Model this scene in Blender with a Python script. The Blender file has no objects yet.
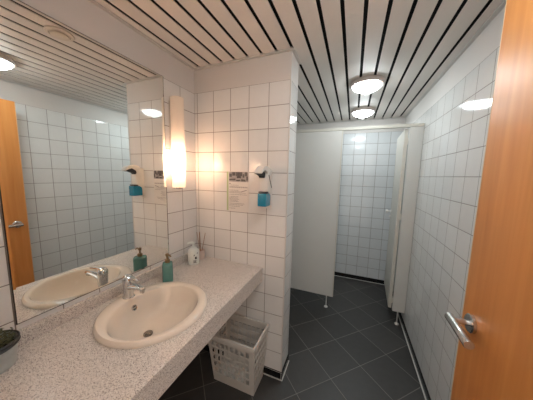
import bpy, bmesh, math, random
from mathutils import Vector, Matrix
random.seed(7)
S = bpy.context.scene
COL = S.collection
PI = math.pi
W, H, NEAR, BACK, TOP = 1.774, 2.336, -1.42, 1.968, 2.16   # room width, ceiling, near wall, back wall, top of tiles
PW, PD = 0.777, 0.18                                      # tiled pier: width and depth

# ------------------------------------------------------------------ materials
def new_mat(name):
    m = bpy.data.materials.new(name); m.use_nodes = True
    nt = m.node_tree; b = nt.nodes['Principled BSDF']
    return m, nt, b
def simple(name, col, rough=.5, metal=0., emit=None, es=0., coat=0., trans=0., ior=1.45, noise=0., nscale=30., bump=0.):
    m, nt, b = new_mat(name)
    b.inputs['Base Color'].default_value = (*col, 1)
    b.inputs['Roughness'].default_value = rough
    b.inputs['Metallic'].default_value = metal
    b.inputs['Coat Weight'].default_value = coat
    b.inputs['Transmission Weight'].default_value = trans
    b.inputs['IOR'].default_value = ior
    if emit:
        b.inputs['Emission Color'].default_value = (*emit, 1)
        b.inputs['Emission Strength'].default_value = es
    tc = nt.nodes.new('ShaderNodeTexCoord')
    n = nt.nodes.new('ShaderNodeTexNoise'); n.inputs['Scale'].default_value = nscale
    nt.links.new(tc.outputs['Object'], n.inputs['Vector'])
    if noise:
        r = nt.nodes.new('ShaderNodeMapRange')
        r.inputs['To Min'].default_value = 1-noise; r.inputs['To Max'].default_value = 1+noise*.3
        nt.links.new(n.outputs['Fac'], r.inputs['Value'])
        mx = nt.nodes.new('ShaderNodeVectorMath'); mx.operation = 'MULTIPLY'
        mx.inputs[0].default_value = col
        nt.links.new(r.outputs[0], mx.inputs[1]); nt.links.new(mx.outputs[0], b.inputs['Base Color'])
    if bump:
        bp = nt.nodes.new('ShaderNodeBump'); bp.inputs['Strength'].default_value = bump; bp.inputs['Distance'].default_value = .002
        nt.links.new(n.outputs['Fac'], bp.inputs['Height']); nt.links.new(bp.outputs[0], b.inputs['Normal'])
    return m
def math_n(nt, op, a, b=None, c=None):
    n = nt.nodes.new('ShaderNodeMath'); n.operation = op
    for i, v in enumerate((a, b, c)):
        if v is None: continue
        if isinstance(v, (int, float)): n.inputs[i].default_value = v
        else: nt.links.new(v, n.inputs[i])
    return n.outputs[0]
def grid_dist(nt, coord, off, pitch):
    """distance to the nearest joint line, in metres, and the cell number"""
    u = math_n(nt, 'DIVIDE', math_n(nt, 'SUBTRACT', coord, off), pitch)
    fr = math_n(nt, 'FRACT', u)
    d = math_n(nt, 'MULTIPLY', math_n(nt, 'MINIMUM', fr, math_n(nt, 'SUBTRACT', 1., fr)), pitch)
    return d, math_n(nt, 'FLOOR', u)
def grid_material(name, coords, offs, pitch, joint, tile_col, joint_col, rough, jit=.04, tilt=.42, paint=None, wav=.2):
    m, nt, b = new_mat(name)
    tc = nt.nodes.new('ShaderNodeTexCoord'); sp = nt.nodes.new('ShaderNodeSeparateXYZ')
    nt.links.new(tc.outputs['Object'], sp.inputs[0])
    if coords == 'diag':
        x, y = sp.outputs['X'], sp.outputs['Y']
        a = math_n(nt, 'MULTIPLY', math_n(nt, 'ADD', x, y), .70711)
        c = math_n(nt, 'MULTIPLY', math_n(nt, 'SUBTRACT', x, y), .70711)
    else:
        a, c = sp.outputs[coords[0]], sp.outputs[coords[1]]
    da, ia = grid_dist(nt, a, offs[0], pitch); dc, ic = grid_dist(nt, c, offs[1], pitch)
    d = math_n(nt, 'MINIMUM', da, dc)
    mr = nt.nodes.new('ShaderNodeMapRange'); mr.inputs['From Min'].default_value = joint*.7; mr.inputs['From Max'].default_value = joint*1.15
    nt.links.new(d, mr.inputs['Value']); body = mr.outputs[0]          # 0 in the joint, 1 on the tile
    cv = nt.nodes.new('ShaderNodeCombineXYZ'); nt.links.new(ia, cv.inputs[0]); nt.links.new(ic, cv.inputs[1])
    wn = nt.nodes.new('ShaderNodeTexWhiteNoise'); nt.links.new(cv.outputs[0], wn.inputs['Vector'])
    nz = nt.nodes.new('ShaderNodeTexNoise'); nz.inputs['Scale'].default_value = 22.; nz.inputs['Detail'].default_value = 3
    nt.links.new(tc.outputs['Object'], nz.inputs['Vector'])
    var = math_n(nt, 'ADD', 1-jit, math_n(nt, 'MULTIPLY', wn.outputs['Value'], jit*1.3))
    var = math_n(nt, 'ADD', var, math_n(nt, 'MULTIPLY', math_n(nt, 'SUBTRACT', nz.outputs['Fac'], .5), jit*1.5))
    vm = nt.nodes.new('ShaderNodeVectorMath'); vm.operation = 'SCALE'; vm.inputs[0].default_value = tile_col
    nt.links.new(var, vm.inputs['Scale'])
    mx = nt.nodes.new('ShaderNodeMix'); mx.data_type = 'RGBA'
    mx.inputs['A'].default_value = (*joint_col, 1)
    nt.links.new(body, mx.inputs['Factor']); nt.links.new(vm.outputs[0], mx.inputs['B'])
    col = mx.outputs['Result']
    rg = nt.nodes.new('ShaderNodeMapRange'); rg.inputs['To Min'].default_value = .75; rg.inputs['To Max'].default_value = rough
    nt.links.new(body, rg.inputs['Value']); ro = rg.outputs[0]
    # relief: joint groove, gentle waviness of the glaze, small tilt of each tile
    n2 = nt.nodes.new('ShaderNodeTexNoise'); n2.inputs['Scale'].default_value = 14.; n2.inputs['Detail'].default_value = 1.
    nt.links.new(tc.outputs['Object'], n2.inputs['Vector'])
    sepc = nt.nodes.new('ShaderNodeSeparateColor'); nt.links.new(wn.outputs['Color'], sepc.inputs[0])
    ta = math_n(nt, 'MULTIPLY', math_n(nt, 'SUBTRACT', sepc.outputs[0], .5), a)
    tb = math_n(nt, 'MULTIPLY', math_n(nt, 'SUBTRACT', sepc.outputs[1], .5), c)
    hgt = math_n(nt, 'ADD', math_n(nt, 'MULTIPLY', body, .9), math_n(nt, 'MULTIPLY', n2.outputs['Fac'], wav*4))
    hgt = math_n(nt, 'ADD', hgt, math_n(nt, 'MULTIPLY', math_n(nt, 'ADD', ta, tb), tilt*22))
    if paint: hgt = math_n(nt, 'MULTIPLY', hgt, math_n(nt, 'LESS_THAN', sp.outputs['Z'], TOP))
    bp = nt.nodes.new('ShaderNodeBump'); bp.inputs['Strength'].default_value = .6; bp.inputs['Distance'].default_value = .0012
    nt.links.new(hgt, bp.inputs['Height'])
    nt.links.new(bp.outputs[0], b.inputs['Normal'])
    if paint:                                                           # painted plaster over the tiled height
        above = math_n(nt, 'GREATER_THAN', sp.outputs['Z'], TOP)
        m2 = nt.nodes.new('ShaderNodeMix'); m2.data_type = 'RGBA'; m2.inputs['B'].default_value = (*paint, 1)
        nt.links.new(above, m2.inputs['Factor']); nt.links.new(col, m2.inputs['A']); col = m2.outputs['Result']
        ro = math_n(nt, 'MAXIMUM', ro, math_n(nt, 'MULTIPLY', above, .6))
    nt.links.new(col, b.inputs['Base Color']); nt.links.new(ro, b.inputs['Roughness'])
    return m
TC, JC, PC = (.77, .765, .745), (.23, .205, .185), (.66, .63, .60)
M = {}
M['tile_pier'] = grid_material('white glazed tile, pier', 'XZ', (.027, .06), .15, .0021, TC, JC, .07, paint=PC)
M['tile_side'] = grid_material('white glazed tile, side walls', 'YZ', (.0, .06), .15, .0021, TC, JC, .07, paint=PC)
M['tile_back'] = grid_material('white glazed tile, back wall', 'XZ', (.123, .06), .15, .0021, (.70, .72, .73), JC, .1, paint=PC)
M['slate'] = grid_material('dark slate floor tile', 'diag', (-.001, .082), .3027, .0024, (.050, .047, .045), (.19, .18, .165), .42, jit=.22, tilt=.05, wav=.2)
M['paint'] = simple('matt wall paint', PC, .65, noise=.04, nscale=8)
M['skirt'] = simple('black skirting tile', (.012, .012, .013), .25, noise=.2)
M['silicone'] = simple('light silicone bead', (.62, .6, .56), .5, noise=.05)
M['slat'] = simple('enamelled ceiling slat', (.76, .71, .66), .50, noise=.03, nscale=60)
M['void'] = simple('black ceiling void', (.006, .006, .006), .9, noise=.1)
M['trimw'] = simple('white aluminium trim', (.62, .6, .57), .35, noise=.03)
M['mirror'] = simple('mirror glass', (.86, .89, .87), .0, 1.)
M['edge'] = simple('dark mirror edge', (.04, .035, .03), .3, .3, noise=.1)
M['chrome'] = simple('chrome', (.72, .72, .72), .09, 1., noise=.03)
M['steel'] = simple('brushed steel', (.62, .60, .58), .24, 1., noise=.08, nscale=90)
M['ceramic'] = simple('cream sanitary ceramic', (.82, .735, .63), .1, coat=.5, noise=.02, nscale=6)
M['dark'] = simple('dark hole', (.01, .01, .01), .5, noise=.1)
M['blue'] = simple('blue indicator', (.02, .08, .4), .3, noise=.05)
M['red'] = simple('red indicator', (.5, .03, .02), .3, noise=.05)
M['teal'] = simple('teal glazed bottle', (.12, .29, .255), .22, coat=.4, noise=.15, nscale=25)
M['brass'] = simple('aged brass pump', (.36, .25, .14), .3, 1., noise=.1)
M['plastic'] = simple('white plastic', (.78, .76, .72), .3, noise=.03)
M['lotion'] = simple('white lotion bottle plastic', (.74, .78, .74), .3, noise=.03)
M['print'] = simple('dark print and lever shade', (.03, .035, .04), .5, noise=.1)
M['printgrey'] = simple('grey print', (.33, .31, .30), .6, noise=.25, nscale=200)
M['pinkcup'] = simple('pale pink ceramic cup', (.70, .58, .52), .35, noise=.05)
M['reed'] = simple('brown reed', (.34, .17, .08), .6, noise=.2, nscale=80)
M['basket'] = simple('white basket plastic', (.70, .67, .62), .35, noise=.04)
M['zinc'] = simple('galvanised zinc pot', (.50, .53, .52), .42, .35, noise=.25, nscale=40)
M['zincdark'] = simple('dark pot rim', (.05, .05, .05), .35, .5, noise=.2)
M['soil'] = simple('dark soil', (.03, .022, .014), .9, noise=.4, nscale=90, bump=.6)
M['leaf'] = simple('dry olive foliage', (.12, .12, .055), .6, noise=.5, nscale=60)
M['panel'] = simple('grey cubicle laminate', (.68, .67, .635), .34, noise=.03, nscale=5)
M['panel_in'] = simple('cream cubicle edge', (.64, .61, .54), .4, noise=.03, nscale=5)
M['cyan'] = simple('blue soap cartridge', (.01, .26, .42), .15, coat=.5, noise=.3, nscale=50)
M['paper'] = simple('white paper', (.72, .69, .65), .5, noise=.03)
M['sleeve'] = simple('pale green plastic edge', (.42, .52, .30), .35, noise=.08)
M['picture'] = simple('printed grey photograph', (.13, .12, .12), .4, noise=.9, nscale=55)
M['footm'] = simple('pale satin metal', (.75, .74, .71), .35, .3, noise=.03)
M['picgrey'] = simple('printed light grey', (.42, .40, .39), .5, noise=.7, nscale=35)
M['darksteel'] = simple('dull dark steel', (.30, .28, .26), .22, 1., noise=.2)
M['ring'] = simple('lamp base ring', (.60, .52, .48), .3, noise=.05)
M['lampglass'] = simple('glowing opal lamp glass', (.85, .87, .87), .25, emit=(.88, .97, 1.), es=13.)
M['ventw'] = simple('cream vent enamel', (.74, .66, .56), .4, noise=.03)

def counter_mat():
    m, nt, b = new_mat('speckled grey laminate')
    tc = nt.nodes.new('ShaderNodeTexCoord')
    base = (.66, .615, .57)
    cur = None
    for k, (sc, th, c) in enumerate(((430., .15, (.40, .36, .33)), (400., .22, (.76, .73, .69)), (470., .10, (.15, .13, .12)))):
        v = nt.nodes.new('ShaderNodeTexVoronoi'); v.inputs['Scale'].default_value = sc
        mp = nt.nodes.new('ShaderNodeVectorMath'); mp.operation = 'ADD'; mp.inputs[1].default_value = (k*3.1, k*1.7, k*.9)
        nt.links.new(tc.outputs['Object'], mp.inputs[0]); nt.links.new(mp.outputs[0], v.inputs['Vector'])
        s = nt.nodes.new('ShaderNodeSeparateColor'); nt.links.new(v.outputs['Color'], s.inputs[0])
        f = math_n(nt, 'LESS_THAN', s.outputs[0], th)
        mx = nt.nodes.new('ShaderNodeMix'); mx.data_type = 'RGBA'; mx.inputs['B'].default_value = (*c, 1)
        if cur is None: mx.inputs['A'].default_value = (*base, 1)
        else: nt.links.new(cur, mx.inputs['A'])
        nt.links.new(f, mx.inputs['Factor']); cur = mx.outputs['Result']
    nt.links.new(cur, b.inputs['Base Color']); b.inputs['Roughness'].default_value = .33
    return m
M['counter'] = counter_mat()
def wood_mat():
    m, nt, b = new_mat('orange lacquered wood')
    tc = nt.nodes.new('ShaderNodeTexCoord'); mp = nt.nodes.new('ShaderNodeMapping')
    mp.inputs['Scale'].default_value = (9, 9, .55); nt.links.new(tc.outputs['Object'], mp.inputs[0])
    n = nt.nodes.new('ShaderNodeTexNoise'); n.inputs['Scale'].default_value = 3.; n.inputs['Detail'].default_value = 6; n.inputs['Distortion'].default_value = .6
    nt.links.new(mp.outputs[0], n.inputs['Vector'])
    r = nt.nodes.new('ShaderNodeValToRGB'); r.color_ramp.elements[0].position = .25; r.color_ramp.elements[1].position = .8
    r.color_ramp.elements[0].color = (.56, .205, .045, 1); r.color_ramp.elements[1].color = (.70, .30, .085, 1)
    nt.links.new(n.outputs['Fac'], r.inputs[0]); nt.links.new(r.outputs[0], b.inputs['Base Color'])
    b.inputs['Roughness'].default_value = .42
    return m
M['wood'] = wood_mat()
M['edgewood'] = simple('pale door edge', (.72, .52, .33), .4, noise=.1, nscale=60)
def frosted():
    m, nt, b = new_mat('frosted lamp glass'); out = nt.nodes['Material Output']
    b.inputs['Base Color'].default_value = (.86, .78, .7, 1); b.inputs['Roughness'].default_value = .25
    tr = nt.nodes.new('ShaderNodeBsdfTransparent'); tr.inputs[0].default_value = (1., .95, .9, 1)
    tl = nt.nodes.new('ShaderNodeBsdfTranslucent'); tl.inputs[0].default_value = (1., .95, .88, 1)
    a = nt.nodes.new('ShaderNodeMixShader'); a.inputs[0].default_value = .975
    nt.links.new(tr.outputs[0], a.inputs[1]); nt.links.new(tl.outputs[0], a.inputs[2])
    c = nt.nodes.new('ShaderNodeMixShader'); c.inputs[0].default_value = .30
    nt.links.new(a.outputs[0], c.inputs[1]); nt.links.new(b.outputs[0], c.inputs[2])
    nt.links.new(c.outputs[0], out.inputs[0])
    return m
M['frost'] = frosted()
M['bulb'] = simple('glowing warm bulb', (1, .9, .8), .4, emit=(1., .65, .45), es=23.)

# ------------------------------------------------------------------ helpers
def add_box(bm, x0, x1, y0, y1, z0, z1, bev=0., mi=0):
    r = bmesh.ops.create_cube(bm, size=1.)
    vs = r['verts']
    bmesh.ops.scale(bm, vec=(x1-x0, y1-y0, z1-z0), verts=vs)
    bmesh.ops.translate(bm, vec=((x0+x1)/2, (y0+y1)/2, (z0+z1)/2), verts=vs)
    fs = {f for v in vs for f in v.link_faces}
    for f in fs: f.material_index = mi
    if bev:
        es = list({e for v in vs for e in v.link_edges})
        bmesh.ops.bevel(bm, geom=es, offset=bev, segments=2, affect='EDGES', profile=.7)
def lathe(bm, prof, c=(0, 0, 0), n=40, axis='Z', sx=1., sy=1., cap0=False, cap1=False):
    rings = []
    for r, h in prof:
        ring = []
        for k in range(n):
            t = 2*PI*k/n; a, b = r*math.cos(t)*sx, r*math.sin(t)*sy
            p = {'Z': (a, b, h), 'Y': (a, h, b), 'X': (h, a, b)}[axis]
            ring.append(bm.verts.new((c[0]+p[0], c[1]+p[1], c[2]+p[2])))
        rings.append(ring)
    for A, B in zip(rings, rings[1:]):
        for k in range(n):
            bm.faces.new((A[k], A[(k+1) % n], B[(k+1) % n], B[k]))
    if cap0: bm.faces.new(rings[0][::-1])
    if cap1: bm.faces.new(rings[-1])
def tube(bm, pts, radii, n=14, flat=1.):
    pts = [Vector(p) for p in pts]
    if isinstance(radii, (int, float)): radii = [radii]*len(pts)
    rings = []
    for i, p in enumerate(pts):
        d = (pts[min(i+1, len(pts)-1)]-pts[max(i-1, 0)]).normalized()
        up = Vector((0, 0, 1)) if abs(d.z) < .95 else Vector((1, 0, 0))
        s = d.cross(up).normalized(); u = s.cross(d).normalized()
        rings.append([bm.verts.new(p+s*math.cos(2*PI*k/n)*radii[i]+u*math.sin(2*PI*k/n)*radii[i]*flat) for k in range(n)])
    for A, B in zip(rings, rings[1:]):
        for k in range(n): bm.faces.new((A[k], A[(k+1) % n], B[(k+1) % n], B[k]))
    bm.faces.new(rings[0][::-1]); bm.faces.new(rings[-1])
def obj(name, bm, mats, parent=None, smooth=False):
    bmesh.ops.recalc_face_normals(bm, faces=bm.faces)
    me = bpy.data.meshes.new(name); bm.to_mesh(me); bm.free()
    for mm in (mats if isinstance(mats, (list, tuple)) else [mats]): me.materials.append(mm)
    if smooth:
        me.polygons.foreach_set('use_smooth', [True]*len(me.polygons))
        try: me.set_sharp_from_angle(angle=math.radians(38))
        except Exception: pass
    o = bpy.data.objects.new(name, me); COL.objects.link(o)
    if parent is not None:
        o.parent = parent
        o.matrix_parent_inverse = Matrix.Identity(4)
    return o
def thing(name, label, cat, loc=(0, 0, 0), rz=0., group=None):
    o = bpy.data.objects.new(name, None); COL.objects.link(o); o.empty_display_size = .05
    o.location = loc; o.rotation_euler = (0, 0, rz); o['label'] = label; o['category'] = cat
    if group: o['group'] = group
    return o
def struct(name, bm, mats, parent=None, smooth=False, label=None):
    o = obj(name, bm, mats, parent, smooth)
    if parent is None: o['kind'] = 'structure'
    if label: o['label'] = label
    return o
def B(*a, **k):
    bm = bmesh.new(); add_box(bm, *a, **k); return bm

# ------------------------------------------------------------------ the room
struct('floor', B(-.1, W+.1, NEAR-.9, BACK+.1, -.08, 0), M['slate'], label='dark slate square floor tiles laid diagonally')
struct('wall_left', B(-.1, 0, NEAR-.1, BACK+.1, 0, H+.06), M['tile_side'], label='white tiled wall carrying the mirror')
struct('wall_right', B(W, W+.1, NEAR-.1, BACK+.1, 0, H+.06), M['tile_side'], label='long white tiled wall at the right of the room')
struct('wall_back', B(0, W, BACK, BACK+.1, 0, H+.06), M['tile_back'], label='white tiled wall at the back of the cubicle')
bm = bmesh.new(); add_box(bm, 0, .68, NEAR-.1, NEAR, 0, H+.06); add_box(bm, .68, W, NEAR-.1, NEAR, 2.16, H+.06); add_box(bm, 1.66, W, NEAR-.1, NEAR, 0, 2.16)
struct('wall_front', bm, M['paint'], label='painted wall around the entrance doorway')
bm = bmesh.new(); add_box(bm, 0, PW, 0, PD, 0, H+.02)
bm.normal_update()
for f in bm.faces:
    f.material_index = 1 if abs(f.normal.x) > .5 else 0
struct('wall_pier', bm, [M['tile_pier'], M['tile_side']], label='white tiled pier between the washbasin and the cubicle')
# ceiling: enamelled slats under a black void
bm = bmesh.new()
gaps = [.476+.1023*k for k in range(-4, 13)]
edges = [.0]+gaps+[W]
for a, b in zip(edges, edges[1:]):
    x0 = a+.0095 if a else .001; x1 = b-.0095 if b < W else W-.001
    spans = [(NEAR, BACK-.001)] if x0 > PW else [(NEAR, -.001), (PD+.001, BACK-.001)]
    if x0 < PW < x1: x_split = [(x0, PW-.001, [(NEAR, -.001), (PD+.001, BACK-.001)]), (PW-.001, x1, [(NEAR, BACK-.001)])]
    else: x_split = [(x0, x1, spans)]
    for xa, xb, sps in x_split:
        for ya, yb in sps: add_box(bm, xa, xb, ya, yb, H, H+.004)
struct('ceiling', bm, M['slat'], label='cream enamelled slats with dark gaps')
struct('ceiling_void', B(0, W, NEAR, BACK, H+.022, H+.05), M['void'], label='black void above the ceiling slats')
def L_trim(name, x0, x1, y0, y1, z0=H-.014, z1=H-.001, mat=None):
    return struct(name, B(x0, x1, y0, y1, z0, z1, bev=.002), mat or M['trimw'])
L_trim('trim_1', .001, .022, NEAR, -.024, H-.007)
L_trim('trim_2', .001, PW+.022, -.022, -.001, H-.007)
L_trim('trim_3', PW+.001, PW+.022, .0, PD, H-.007)
L_trim('trim_4', W-.022, W-.001, NEAR, BACK-.024, H-.009)
L_trim('trim_5', .001, W-.001, BACK-.022, BACK-.001, H-.009)
# slim plastic tile corner profile up the pier
L_trim('trim_6', PW-.006, PW+.003, -.003, .006, .062, TOP)
# skirting of black tiles with a pale silicone line at the floor
def skirt(name, x0, x1, y0, y1, bead):
    bm = bmesh.new(); add_box(bm, x0, x1, y0, y1, .0, .06, mi=0); add_box(bm, *bead, .0, .006, mi=1)
    # pale joint between two skirting tiles every 15 cm along the long side
    struct(name, bm, [M['skirt'], M['silicone']])
skirt('baseboard_right', W-.008, W-.0005, NEAR, BACK-.001, (W-.016, W-.008, NEAR, BACK-.001))
skirt('baseboard_back', .001, W-.017, BACK-.008, BACK-.0005, (.001, W-.017, BACK-.015, BACK-.008))
bm = bmesh.new()
add_box(bm, .001, PW+.008, -.008, -.0005, 0, .06, mi=0); add_box(bm, PW+.0005, PW+.008, -.0005, PD, 0, .06, mi=0)
add_box(bm, .30, PW+.014, -.014, -.008, 0, .006, mi=1); add_box(bm, PW+.008, PW+.014, -.008, PD, 0, .006, mi=1)
for k in range(6): add_box(bm, .026+.15*k, .029+.15*k, -.0088, -.008, .006, .059, mi=1)
add_box(bm, .001, PW+.008, -.0092, -.0085, .0595, .0615, mi=1)
struct('baseboard_pier', bm, [M['skirt'], M['silicone']])
struct('baseboard_left', B(.0005, .008, NEAR, -.015, 0, .06), M['skirt'])

# entrance door, opened against the right-hand side of the room
bm = B(1.600, 1.640, -1.345, -.433, .012, 2.13, bev=.001)
door = struct('door_1', bm, M['wood'], smooth=True, label='orange lacquered wooden entrance door standing open')
band = obj('edge_band', B(1.5997, 1.6403, -.4328, -.4285, .012, 2.13, bev=.001), M['edgewood'], door); band['label'] = 'pale edge strip'
hd = bmesh.new(); HY, HZ = -.502, 1.055
lathe(hd, [(.0, 0), (.031, 0), (.031, -.009), (.028, -.012), (.0, -.012)], (1.5995, HY, HZ), 32, 'X')
handle = obj('door_handle', hd, M['steel'], door, True); handle['label'] = 'brushed steel lever handle'
bm = bmesh.new()
tube(bm, [(1.589, HY, HZ), (1.56, HY, HZ), (1.543, HY, HZ)], .0095, 18)
obj('handle_neck', bm, M['steel'], handle, True)
bm = bmesh.new()
tube(bm, [(1.541, HY+.018, HZ+.001), (1.541, HY+.016, HZ+.001), (1.541, HY-.05, HZ), (1.541, HY-.125, HZ-.001), (1.541, HY-.127, HZ-.001)], [.0125, .0142, .014, .0142, .013], 20)
obj('lever', bm, M['steel'], handle, True)
# door frame in the near wall
bm = bmesh.new()
add_box(bm, .68, .72, NEAR-.11, NEAR+.012, 0, 2.16); add_box(bm, 1.64, 1.68, NEAR-.11, NEAR+.012, 0, 2.16); add_box(bm, .68, 1.68, NEAR-.11, NEAR+.012, 2.14, 2.18)
struct('trim_7', bm, M['wood'], label='wooden frame of the entrance doorway')

# ------------------------------------------------------------------ washstand
SC, SA, SB = (.309, -.671), .240, .246
ct = thing('vanity_countertop', 'speckled grey laminate countertop running along the mirror wall under the washbasin', 'countertop', (.0, 0, 0))
CX0, CX1, CY0, CY1, CZ = .001, .605, NEAR+.002, -.001, .86
bm = bmesh.new()
angs = sorted(set([2*PI*k/96 for k in range(96)] + [math.atan2(y-SC[1], x-SC[0]) % (2*PI) for x in (CX0, CX1) for y in (CY0, CY1)]))
rim, box, rimb, boxb = [], [], [], []
for t in angs:
    c, s = math.cos(t), math.sin(t)
    k = 1/math.sqrt((c/(SA-.02))**2+(s/(SB-.02))**2)
    ts = []
    if c > 1e-9: ts.append((CX1-SC[0])/c)
    if c < -1e-9: ts.append((CX0-SC[0])/c)
    if s > 1e-9: ts.append((CY1-SC[1])/s)
    if s < -1e-9: ts.append((CY0-SC[1])/s)
    q = min(ts)
    for L, r, z in ((rim, k, CZ), (box, q, CZ), (rimb, k, CZ-.038), (boxb, q, CZ-.038)):
        L.append(bm.verts.new((SC[0]+c*r, SC[1]+s*r, z)))
n = len(angs)
for k in range(n):
    j = (k+1) % n
    bm.faces.new((rim[k], rim[j], box[j], box[k])); bm.faces.new((rimb[k], boxb[k], boxb[j], rimb[j]))
    bm.faces.new((rim[k], rimb[k], rimb[j], rim[j])); bm.faces.new((box[k], box[j], boxb[j], boxb[k]))
obj('worktop', bm, M['counter'], ct)
obj('front_apron', B(CX1-.03, CX1+.0005, CY0, CY1, CZ-.104, CZ-.0005, bev=.001), M['counter'], ct)
obj('upstand', B(.001, .021, CY0, CY1, CZ, CZ+.058, bev=.0015), M['counter'], ct)

# basin: morph of ellipses from outer rim down the bowl to the drain
basin = thing('washbasin', 'cream oval ceramic washbasin set into the speckled countertop', 'sink', (SC[0], SC[1], CZ))
DR = (.274, -.697, .722)
prof = [  # cx, cy, a, b, z
    (.309, -.671, .222, .228, .8605-.03), (.309, -.671, .222, .228, .8605), (.309, -.671, .240, .246, .861), (.309, -.671, .2408, .2468, .866), (.309, -.671, .238, .244, .8725),
    (.310, -.672, .232, .239, .8762), (.324, -.680, .192, .222, .8758), (.3255, -.681, .187, .2175, .8735), (.326, -.681, .183, .2135, .866),
    (.325, -.681, .175, .205, .838), (.318, -.681, .158, .187, .80), (.308, -.680, .138, .162, .768), (.298, -.684, .108, .125, .745),
    (.285, -.691, .070, .078, .731), (.276, -.696, .035, .038, .7235), (.274, -.697, .024, .024, .722), (.274, -.697, .022, .022, .705)]
bm = bmesh.new(); NS = 96; rings = []
for cx, cy, a, b, z in prof:
    rings.append([bm.verts.new((cx-SC[0]+a*math.cos(2*PI*k/NS), cy-SC[1]+b*math.sin(2*PI*k/NS), z-CZ)) for k in range(NS)])
for A, C in zip(rings, rings[1:]):
    for k in range(NS): bm.faces.new((A[k], A[(k+1) % NS], C[(k+1) % NS], C[k]))
o = obj('bowl', bm, M['ceramic'], basin, True)
sd = o.modifiers.new('shell', 'SOLIDIFY'); sd.thickness = -.006 ; sd.offset = -1
bm = bmesh.new(); c = (DR[0]-SC[0], DR[1]-SC[1], DR[2]-CZ)
lathe(bm, [(.0, .013), (.014, .013), (.021, .010), (.0225, .006), (.021, .002), (.0, .0)], (c[0], c[1], c[2]+.004), 32)
lathe(bm, [(.023, .0), (.031, .0), (.0335, .004), (.031, .0055), (.025, .003)], (c[0], c[1], c[2]), 32)
obj('drain', bm, M['darksteel'], basin, True)
bm = bmesh.new(); lathe(bm, [(.0, 0), (.0245, 0), (.0245, .0035), (.0, .0035)], (c[0], c[1], c[2]-.002), 24)
obj('drain_hole', bm, M['dark'], basin)
# overflow on the back slope of the bowl, turned to face out of the wall of the bowl
def placed(bm, loc, nrm):
    q = Vector((0, 0, 1)).rotation_difference(Vector(nrm).normalized())
    bmesh.ops.transform(bm, matrix=Matrix.Translation(loc) @ q.to_matrix().to_4x4(), verts=bm.verts)
    return bm
oloc = (.1585-SC[0], -.681-SC[1], .832-CZ)
bm = bmesh.new(); lathe(bm, [(.0105, .001), (.0115, .004), (.0135, .005), (.0155, .003), (.0158, -.006)], n=28)
obj('overflow_ring', placed(bm, oloc, (1, 0, .30)), M['chrome'], basin, True)
bm = bmesh.new(); lathe(bm, [(.0, .0014), (.0115, .0014), (.0115, -.004)], n=24)
obj('overflow_hole', placed(bm, oloc, (1, 0, .30)), M['dark'], basin)
bm = bmesh.new(); add_box(bm, -.0035, .0035, -.0105, .0105, .0014, .003, bev=.0005)
obj('overflow_bridge', placed(bm, oloc, (1, 0, .30)), M['chrome'], basin)

# faucet
fx, fy, fz = .111, -.675, .8775
tap = thing('faucet', 'short chrome single-lever mixer tap standing on the back rim of the washbasin', 'faucet', (fx, fy, fz))
bm = bmesh.new(); lathe(bm, [(.0, 0), (.030, 0), (.030, .005), (.0265, .009), (.0255, .03), (.0245, .07), (.0245, .082), (.0255, .084), (.026, .098), (.0245, .112), (.019, .121), (.010, .1255), (.0, .1265)], n=40)
obj('body', bm, M['chrome'], tap, True)
bm = bmesh.new(); tube(bm, [(.010, -.001, .060), (.035, -.003, .070), (.075, -.007, .077), (.105, -.009, .079), (.128, -.011, .078), (.133, -.011, .078)], [.021, .018, .015, .0135, .0125, .010], 22, .8)
spout = obj('spout', bm, M['chrome'], tap, True)
bm = bmesh.new(); lathe(bm, [(.0, 0), (.0095, 0), (.0105, .004), (.0105, .014), (.0, .014)], (.120, -.010, .058), 24)
obj('aerator', bm, M['steel'], spout, True)
bm = bmesh.new(); tube(bm, [(-.012, 0, .112), (.015, -.001, .116), (.040, -.003, .116), (.070, -.005, .113), (.095, -.007, .110)], [.019, .018, .013, .0105, .009], 20, .40)
obj('lever', bm, M['chrome'], tap, True)
bm = bmesh.new(); lathe(bm, [(.0, .0), (.0055, .0), (.0055, .0012), (.0, .0016)], n=16)
obj('blue_mark', placed(bm, (.0125, -.0205, .094), (.55, -.83, 0)), M['blue'], tap)

# mirror
MY0, MY1, MZ0, MZ1 = -1.045, -.302, .944, 2.163
mir = thing('wall_mirror', 'large wall mirror with thin dark edge over the washbasin', 'mirror', (.0, (MY0+MY1)/2, MZ0))
def loc(bm, o):
    bmesh.ops.translate(bm, vec=-Vector(o.location), verts=bm.verts); return bm
obj('backing', loc(B(.0008, .005, MY0-.003, MY1+.003, MZ0-.003, MZ1+.002), mir), M['edge'], mir)
bm = bmesh.new()
v = [bm.verts.new((.0055, y, z)) for y, z in ((MY0, MZ0), (MY1, MZ0), (MY1, MZ1), (MY0, MZ1))]
bw = .007
w = [bm.verts.new((.0066, y, z)) for y, z in ((MY0+bw, MZ0+bw), (MY1-bw, MZ0+bw), (MY1-bw, MZ1-bw), (MY0+bw, MZ1-bw))]
u = [bm.verts.new((.005, y, z)) for y, z in ((MY0, MZ0), (MY1, MZ0), (MY1, MZ1), (MY0, MZ1))]
bm.faces.new(w); bm.faces.new(u)
for k in range(4):
    j = (k+1) % 4
    bm.faces.new((v[k], v[j], w[j], w[k])); bm.faces.new((u[k], u[j], v[j], v[k]))
obj('mirror_glass', loc(bm, mir), M['mirror'], mir)

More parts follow.
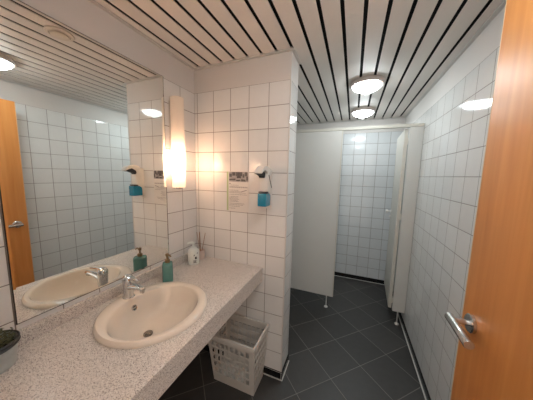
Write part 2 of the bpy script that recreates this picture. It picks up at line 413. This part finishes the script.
# wall lamp
LX, LY, LZ0, LZ1, LR = .0455, -.228, 1.445, 2.050, .0435
lamp = thing('wall_lamp', 'lit frosted glass tube lamp on the tiled wall beside the mirror', 'lamp', (0, LY, LZ0))
z0 = 0; hh = LZ1-LZ0
bm = bmesh.new(); lathe(bm, [(LR-.006, .004), (LR-.001, .0), (LR, .004), (LR, hh-.004), (LR-.001, hh), (.004, hh)], (LX, 0, 0), 48)
obj('glass_shade', bm, M['frost'], lamp, True)
bm = bmesh.new(); lathe(bm, [(.0, .115), (.009, .117), (.015, .13), (.016, .15), (.016, .215), (.012, .235), (.0, .242)], (LX, 0, 0), 24)
obj('bulb', bm, M['bulb'], lamp, True)
bm = bmesh.new(); add_box(bm, .0006, .004, -.03, .03, .02, hh-.02, bev=.001); obj('back_plate', bm, M['trimw'], lamp, True)
bm = bmesh.new(); lathe(bm, [(.0, -.010), (.024, -.010), (.027, -.007), (.027, .0), (.0, .0)], (LX, 0, -.001), 32); add_box(bm, .001, LX, -.012, .012, -.012, -.002)
obj('bottom_cap', bm, M['chrome'], lamp, True)
lamp['group'] = 'tube lamps at the mirror sides'

# things on the countertop
sb = thing('soap_bottle', 'teal pump bottle with brass pump standing between the mirror and the washbasin rim', 'bottle', (.130, -.430, CZ), math.radians(-45))
bm = bmesh.new(); SX, SY = .040, .031
sq = [(abs(math.cos(t))**.55*(1 if math.cos(t) >= 0 else -1), abs(math.sin(t))**.55*(1 if math.sin(t) >= 0 else -1)) for t in [2*PI*k/64 for k in range(64)]]
rg = [[bm.verts.new((SX*q*x, SY*q*y, z)) for x, y in sq] for q, z in ((.92, 0), (1, .003), (1, .108), (.96, .114), (.85, .118), (.42, .122))]
for A, C in zip(rg, rg[1:]):
    for k in range(64): bm.faces.new((A[k], A[(k+1) % 64], C[(k+1) % 64], C[k]))
bm.faces.new(rg[0][::-1]); bm.faces.new(rg[-1])
obj('bottle', bm, M['teal'], sb, True)
bm = bmesh.new(); lathe(bm, [(.0, 0), (.0155, 0), (.0155, .016), (.012, .019), (.0055, .019), (.0055, .040), (.009, .041), (.0105, .046), (.0105, .054), (.008, .057), (.0, .057)], (0, 0, .1215), 24)
tube(bm, [(0, 0, .1715), (.010, .008, .1725), (.022, .018, .1695), (.027, .022, .164)], [.0055, .0055, .0045, .004], 12)
obj('pump', bm, M['brass'], sb, True)

LK = 1.14
lb = thing('lotion_bottle', 'white plastic hand lotion bottle with a pump standing in front of the reed cup', 'bottle', (.103, -.160, CZ), math.radians(38))
bm = bmesh.new()
lathe(bm, [(r_*1.08, z_) for r_, z_ in [(.0, 0), (.034, 0), (.037, .004), (.038, .05), (.0378, .100), (.034, .114), (.021, .125), (.012, .132), (.0, .132)]], n=40, sx=1., sy=.72)
obj('bottle', bm, M['lotion'], lb, True)
bm = bmesh.new(); lathe(bm, [(.0, 0), (.0125, 0), (.0125, .012), (.006, .013), (.006, .024), (.011, .025), (.011, .036), (.009, .041), (.0, .041)], (0, 0, .131), 24)
tube(bm, [(.006, 0, .164), (-.012, 0, .167), (-.032, 0, .166), (-.043, 0, .158)], [.009, .009, .0075, .006], 14)
obj('pump', bm, M['lotion'], lb, True)
bm = bmesh.new()
def on_bottle(t, z, dt, dz, sh=0.):
    ps = []
    for a, h in ((t-dt, z-dz-sh), (t+dt, z-dz+sh), (t+dt, z+dz+sh), (t-dt, z+dz-sh)):
        ps.append(bm.verts.new((.0412*math.cos(a), .0416*.72*math.sin(a)-.0004, h)))
    bm.faces.new(ps)
on_bottle(-PI*.36, .083, .38, .005, .009)
on_bottle(-PI*.36, .055, .17, .009); on_bottle(-PI*.42, .034, .30, .0022); on_bottle(-PI*.42, .027, .24, .0018); on_bottle(-PI*.42, .020, .30, .0018)
r = bmesh.ops.extrude_face_region(bm, geom=list(bm.faces)); bmesh.ops.translate(bm, vec=(.0, -.0006, 0), verts=[e for e in r['geom'] if isinstance(e, bmesh.types.BMVert)])
obj('printed_label', bm, M['print'], lb)

rd = thing('reed_diffuser', 'small pale cup holding thin brown reeds in the corner behind the lotion bottle', 'diffuser', (.083, -.052, CZ))
bm = bmesh.new(); lathe(bm, [(.0, 0), (.029, 0), (.031, .003), (.0315, .07), (.0295, .071), (.028, .066), (.028, .006), (.0, .006)], n=36)
obj('cup', bm, M['pinkcup'], rd, True)
for dx, dy, b in ((.050, -.006, 1.), (.036, .012, -.6), (-.034, -.004, .5), (-.022, .016, -.2), (-.004, -.012, .2)):
    bm = bmesh.new(); tube(bm, [(-dx*.35, -dy*.35, .008), (dx*.3, dy*.3, .075), (dx, dy, .215)], .0018, 8)
    obj('reed', bm, M['reed'], rd, True)

pot = thing('potted_plant', 'small galvanised pot with dark dry foliage at the mirror end of the countertop', 'plant', (.080, -1.136, CZ))
bm = bmesh.new(); lathe(bm, [(.0, 0), (.052, 0), (.055, .003), (.0565, .010), (.0555, .013), (.064, .084), (.0665, .090), (.064, .090), (.060, .084), (.052, .01), (.0, .01)], n=48)
obj('pot', bm, M['zinc'], pot, True)
bm = bmesh.new(); lathe(bm, [(.0645, .076), (.0675, .077), (.070, .081), (.0675, .0845), (.0655, .0848), (.0655, .088), (.0685, .089), (.0695, .094), (.067, .097), (.063, .095)], n=48)
obj('rim', bm, M['zincdark'], pot, True)
bm = bmesh.new(); lathe(bm, [(.0, .072), (.03, .073), (.059, .069), (.058, .06), (.0, .06)], n=32); obj('soil', bm, M['soil'], pot, True)
bm = bmesh.new()
for k in range(420):
    a = random.uniform(0, 2*PI); r = .056*math.sqrt(random.random()); z = .070+random.uniform(0, .060)*(1-.45*(r/.056)**2)+.008
    cx, cy = r*math.cos(a), r*math.sin(a); d = random.uniform(0, 2*PI); l = random.uniform(.006, .012); wd = l*.4; up = random.uniform(-.2, .9)*l
    dx, dy = math.cos(d), math.sin(d)
    vs = [(cx-dx*l*.5, cy-dy*l*.5, z), (cx-dy*wd, cy+dx*wd, z+up*.4+.001), (cx+dx*l, cy+dy*l, z+up), (cx+dy*wd, cy-dx*wd, z+up*.4+.001)]
    bm.faces.new([bm.verts.new(p) for p in vs])
obj('foliage', bm, M['leaf'], pot)

# ------------------------------------------------------------------ on the pier
nt_ = thing('wall_notice', 'printed paper notice with a dark picture at its top taped on the tiled pier', 'notice', (.39, -.0005, 1.264))
bm = B(.296-.39, .312-.39, -.0012, .0, .004, .300); obj('edge_strip', bm, M['sleeve'], nt_)
bm = B(.311-.39, .484-.39, -.0014, .0, .0, .302); obj('sheet', bm, M['paper'], nt_)
bm = bmesh.new()
def bar(x0, x1, z0, z1, sk=0., y0=-.0021, y1=-.0014):
    vs = []
    for y in (y0, y1): vs += [bm.verts.new((x0-.39, y, z0)), bm.verts.new((x1-.39, y, z0+sk)), bm.verts.new((x1-.39, y, z1+sk)), bm.verts.new((x0-.39, y, z1))]
    for f in ((0, 1, 2, 3), (7, 6, 5, 4), (0, 4, 5, 1), (1, 5, 6, 2), (2, 6, 7, 3), (3, 7, 4, 0)): bm.faces.new([vs[i] for i in f])
for a in ((.318, .340, .262, .286), (.345, .372, .270, .296), (.376, .430, .268, .298), (.384, .420, .252, .268), (.434, .446, .258, .284), (.450, .470, .268, .298), (.462, .478, .236, .266), (.318, .372, .236, .246), (.378, .414, .230, .240), (.420, .456, .232, .246)): bar(*a, sk=random.uniform(-.004, .004))
obj('picture', bm, M['picture'], nt_)
bm = bmesh.new(); bar(.316, .480, .226, .298, y0=-.0017); obj('picture_ground', bm, M['picgrey'], nt_)
bm = bmesh.new()
bar(.318, .330, .208, .216); 
for z, x1 in ((.198, .40), (.186, .474), (.181, .474), (.160, .40), (.150, .43), (.141, .46), (.128, .47), (.112, .40), (.102, .395), (.093, .405), (.084, .39), (.075, .40), (.060, .45), (.050, .44), (.038, .41), (.022, .37)):
    x = .32
    while x < x1:
        l = random.uniform(.006, .018); bar(x, min(x+l, x1), z, z+.0035); x += l+.003
bar(.425, .468, .150, .156, .012)
obj('text_lines', bm, M['printgrey'], nt_)

ds = thing('soap_dispenser', 'white elbow-lever soap dispenser with a blue cartridge on the tiled pier', 'dispenser', (.634, -.0005, 1.31))
def prism_yz(bm, pts, x0, x1):
    a = [bm.verts.new((x0, y, z)) for y, z in pts]; b = [bm.verts.new((x1, y, z)) for y, z in pts]
    bm.faces.new(a[::-1]); bm.faces.new(b); n = len(pts)
    for k in range(n): bm.faces.new((a[k], a[(k+1) % n], b[(k+1) % n], b[k]))
bm = bmesh.new()
prism_yz(bm, [(0, .0), (-.018, .0), (-.020, .10), (-.070, .118), (-.080, .20), (-.070, .245), (-.045, .268), (0, .27)], -.033, .033)
bmesh.ops.bevel(bm, geom=list(bm.edges), offset=.006, segments=3, affect='EDGES')
obj('housing', bm, M['plastic'], ds, True)
bm = bmesh.new()
prism_yz(bm, [(-.070, .245), (-.030, .262), (-.035, .285), (-.075, .297), (-.120, .292), (-.155, .274), (-.172, .250), (-.166, .242), (-.140, .262), (-.110, .270)], -.026, .026)
bmesh.ops.bevel(bm, geom=list(bm.edges), offset=.003, segments=2, affect='EDGES')
lev = obj('lever', bm, M['plastic'], ds, True)
bm = bmesh.new()
prism_yz(bm, [(-.072, .225), (-.074, .246), (-.110, .266), (-.140, .258), (-.162, .240), (-.135, .238), (-.100, .228), (-.084, .215)], -.030, .008)  # near-black wedge stands in for the shade under the lever
prism_yz(bm, [(-.012, .150), (-.068, .238), (-.074, .232), (-.018, .146)], .0325, .0345)  # thin dark strip modelled as the lever's shadow line on the housing side
obj('lever_shade', bm, M['print'], lev)
obj('cartridge', B(-.030, .030, -.108, -.022, .024, .112, bev=.006), M['cyan'], ds, True)
obj('cartridge_cap', B(-.028, .028, -.100, -.024, .113, .124, bev=.003), M['print'], ds, True)

# ------------------------------------------------------------------ waste basket
bk = thing('laundry_basket', 'tall rectangular lattice basket of whitish plastic standing under the countertop end', 'basket', (.485, -.135, 0))
BH = .43
def corner(z):     # half sizes growing upward
    t = z/BH; return .164+.020*t, .0825+.045*t, -.012*(1-t), .0225-.0265*t
def wall(face, nc, rows):
    """lattice wall: rows = list of (z0, z1, open) ; columns alternate bar / hole"""
    bm = bmesh.new()
    us = [0.]; flags = []
    m = .07; cell = (1-2*m)/nc; barw = .27*cell
    us += [m]; flags.append(False)
    for k in range(nc):
        us += [m+cell*k+cell-barw]; flags.append(True)
        if k < nc-1: us += [m+cell*(k+1)]; flags.append(False)
    us += [1.]; flags.append(False)
    def P(u, z):
        hx, hy, ox, oy = corner(z)
        if face == 'f': return (ox-hx+2*hx*u, oy-hy, z)
        if face == 'b': return (ox+hx-2*hx*u, oy+hy, z)
        if face == 'r': return (ox+hx, oy-hy+2*hy*u, z)
        return (ox-hx, oy+hy-2*hy*u, z)
    cache = {}
    def V(u, z):
        k = (round(u, 5), round(z, 5))
        if k not in cache: cache[k] = bm.verts.new(P(u, z))
        return cache[k]
    for z0, z1, op in rows:
        for i in range(len(us)-1):
            if op and flags[i]: continue
            bm.faces.new((V(us[i], z0), V(us[i+1], z0), V(us[i+1], z1), V(us[i], z1)))
    return bm
rows = [(.0, .085, False)]; z = .085
for k in range(5):
    rows += [(z, z+.047, True), (z+.047, z+.062, False)]; z += .062
rows += [(z, .415, False)]
for f, nc in (('f', 8), ('b', 8), ('r', 6), ('l', 6)):
    o = obj('side_wall', wall(f, nc, rows), M['basket'], bk)
    sd = o.modifiers.new('thickness', 'SOLIDIFY'); sd.thickness = .003; sd.offset = 0
bm = B(-.174, .150, -.058, .103, .001, .004); obj('bottom', bm, M['basket'], bk)
bm = bmesh.new(); hx, hy, ox, oy = corner(.43)
hx -= .001; hy -= .001
for a in ((ox-hx-.006, ox+hx+.006, oy-hy-.006, oy-hy+.006), (ox-hx-.006, ox+hx+.006, oy+hy-.006, oy+hy+.006), (ox-hx-.006, ox-hx+.006, oy-hy+.006, oy+hy-.006), (ox+hx-.006, ox+hx+.006, oy-hy+.006, oy+hy-.006)):
    add_box(bm, *a, .410, .431)
obj('rim', bm, M['basket'], bk, True)

# ------------------------------------------------------------------ ceiling fixtures
def ceiling_light(x, y, label):
    t = thing('ceiling_light', label, 'ceiling light', (x, y, H), 0, 'round ceiling lights')
    bm = bmesh.new(); lathe(bm, [(.0, -.0005), (.128, -.0005), (.132, -.006), (.132, -.020), (.126, -.030), (.114, -.034), (.110, -.028), (.0, -.028)], n=64)
    obj('base_ring', bm, M['ring'], t, True)
    bm = bmesh.new(); lathe(bm, [(.111, -.030), (.112, -.038), (.104, -.048), (.088, -.059), (.068, -.069), (.048, -.077), (.028, -.083), (.0, -.086)], n=64)
    obj('glass_shade', bm, M['lampglass'], t, True)
    bm = bmesh.new(); lathe(bm, [(.0, -.084), (.022, -.084), (.024, -.088), (.022, -.096), (.016, -.104), (.012, -.112), (.0, -.114)], n=32)
    obj('finial', bm, M['plastic'], t, True)
    return t
first = ceiling_light(1.245, .66, 'glowing round ceiling light nearer the washbasin, in front of the cubicle light')
def dup(root, loc_, label):
    r = root.copy(); COL.objects.link(r); r.location = loc_; r['label'] = label
    for ch in list(root.children):
        c = ch.copy(); COL.objects.link(c); c.parent = r; c.matrix_parent_inverse = Matrix.Identity(4)
    return r
dup(first, (1.245, 1.47, H), 'glowing round ceiling light nearest the cubicle, farther of the two seen directly')
dup(first, (1.245, -.66, H), 'glowing round ceiling light seen only in the mirror at its left edge')
dup(lamp, (0, -1.045-.074, LZ0), 'lit tube lamp beside the plant end of the mirror, seen as streak on pier tiles')
v = thing('ceiling_vent', 'flat round cream air vent on the ceiling above the washbasin', 'vent', (.455, -.615, H))
bm = bmesh.new(); lathe(bm, [(.0, -.0005), (.064, -.0005), (.067, -.005), (.063, -.010), (.050, -.012), (.047, -.006), (.0, -.006)], n=48); obj('rim', bm, M['ventw'], v, True)
bm = bmesh.new(); lathe(bm, [(.0, -.020), (.038, -.020), (.042, -.017), (.042, -.013), (.02, -.010), (.0, -.0062)], n=48); obj('valve_disc', bm, M['ventw'], v, True)

# ------------------------------------------------------------------ toilet cubicle
PY = 1.06
cb = thing('toilet_cubicle', 'pale grey laminate cubicle front with a cream head rail and its door open inwards', 'cubicle', (1.0, PY, 0))
def Lc(*a, **k): return loc(B(*a, **k), cb)
obj('front_panel', Lc(.002, 1.046, PY, PY+.028, .148, 2.03, bev=.001), M['panel'], cb)
obj('edge_profile', Lc(1.0465, 1.058, PY-.001, PY+.030, .148, 2.03, bev=.001), M['panel_in'], cb)
obj('pilaster', Lc(1.662, W-.001, PY, PY+.028, .145, 2.03, bev=.001), M['panel'], cb)
obj('head_rail', Lc(.002, W-.001, PY-.004, PY+.034, 2.031, 2.060, bev=.003), M['panel_in'], cb)
dr = obj('door', B(-.0, .030, 0, .60, .158, 2.018, bev=.0015), M['panel_in'], cb)
dr.location = (1.626-1.0, .018+.014, 0); dr.rotation_euler = (0, 0, math.radians(-3.2))
bm = bmesh.new(); lathe(bm, [(.0, -.060), (.018, -.059), (.022, -.052), (.021, -.040), (.010, -.032), (.009, -.008), (.022, -.006), (.022, .0), (.0, .0)], (0, .545, 1.125), 24, 'X')
obj('knob', bm, M['plastic'], dr, True)
bm = bmesh.new(); lathe(bm, [(.0, -.022), (.008, -.021), (.009, -.01), (.015, -.008), (.016, .0), (.0, .0)], (0, .555, 1.06), 20, 'X'); obj('lock_turn', bm, M['plastic'], dr, True)
for z in (.25, 1.15, 1.9):
    bm = B(.002, .045, -.008, -.0005, z-.03, z+.03, bev=.001); obj('hinge', bm, M['panel_in'], dr)
for x in (.985, 1.715):
    bm = bmesh.new(); lathe(bm, [(.0, 0), (.021, 0), (.022, .004), (.019, .011), (.009, .017), (.0065, .020), (.0065, .150), (.0, .150)], (x-1., .014, 0), 24)
    obj('foot', bm, M['footm'], cb, True)['label'] = 'short pale metal support foot'

# ------------------------------------------------------------------ light, camera
w = bpy.data.worlds.new('World'); S.world = w; w.use_nodes = True
w.node_tree.nodes['Background'].inputs[0].default_value = (1., .88, .78, 1); w.node_tree.nodes['Background'].inputs[1].default_value = .4
cam = bpy.data.cameras.new('Camera'); co = bpy.data.objects.new('Camera', cam); COL.objects.link(co)
f, yaw, pitch, roll = 212.5286, -.3833, -.1184, .0222
cam.sensor_fit = 'HORIZONTAL'; cam.sensor_width = 36.; cam.lens = f/533*36; cam.clip_start = .01
F = Vector((math.sin(yaw)*math.cos(pitch), math.cos(yaw)*math.cos(pitch), math.sin(pitch)))
R = Vector((math.cos(yaw), -math.sin(yaw), 0)); U = R.cross(F)
R2 = R*math.cos(roll)+U*math.sin(roll); U2 = -R*math.sin(roll)+U*math.cos(roll)
mt = Matrix((R2, U2, -F)).transposed().to_4x4(); mt.translation = (1.1885, -1.3964, 1.547)
co.matrix_world = mt; S.camera = co
vs_ = S.view_settings; vs_.view_transform = 'Standard'; vs_.look = 'None'; vs_.gamma = 1.; vs_.use_curve_mapping = False; vs_.exposure = 1.7
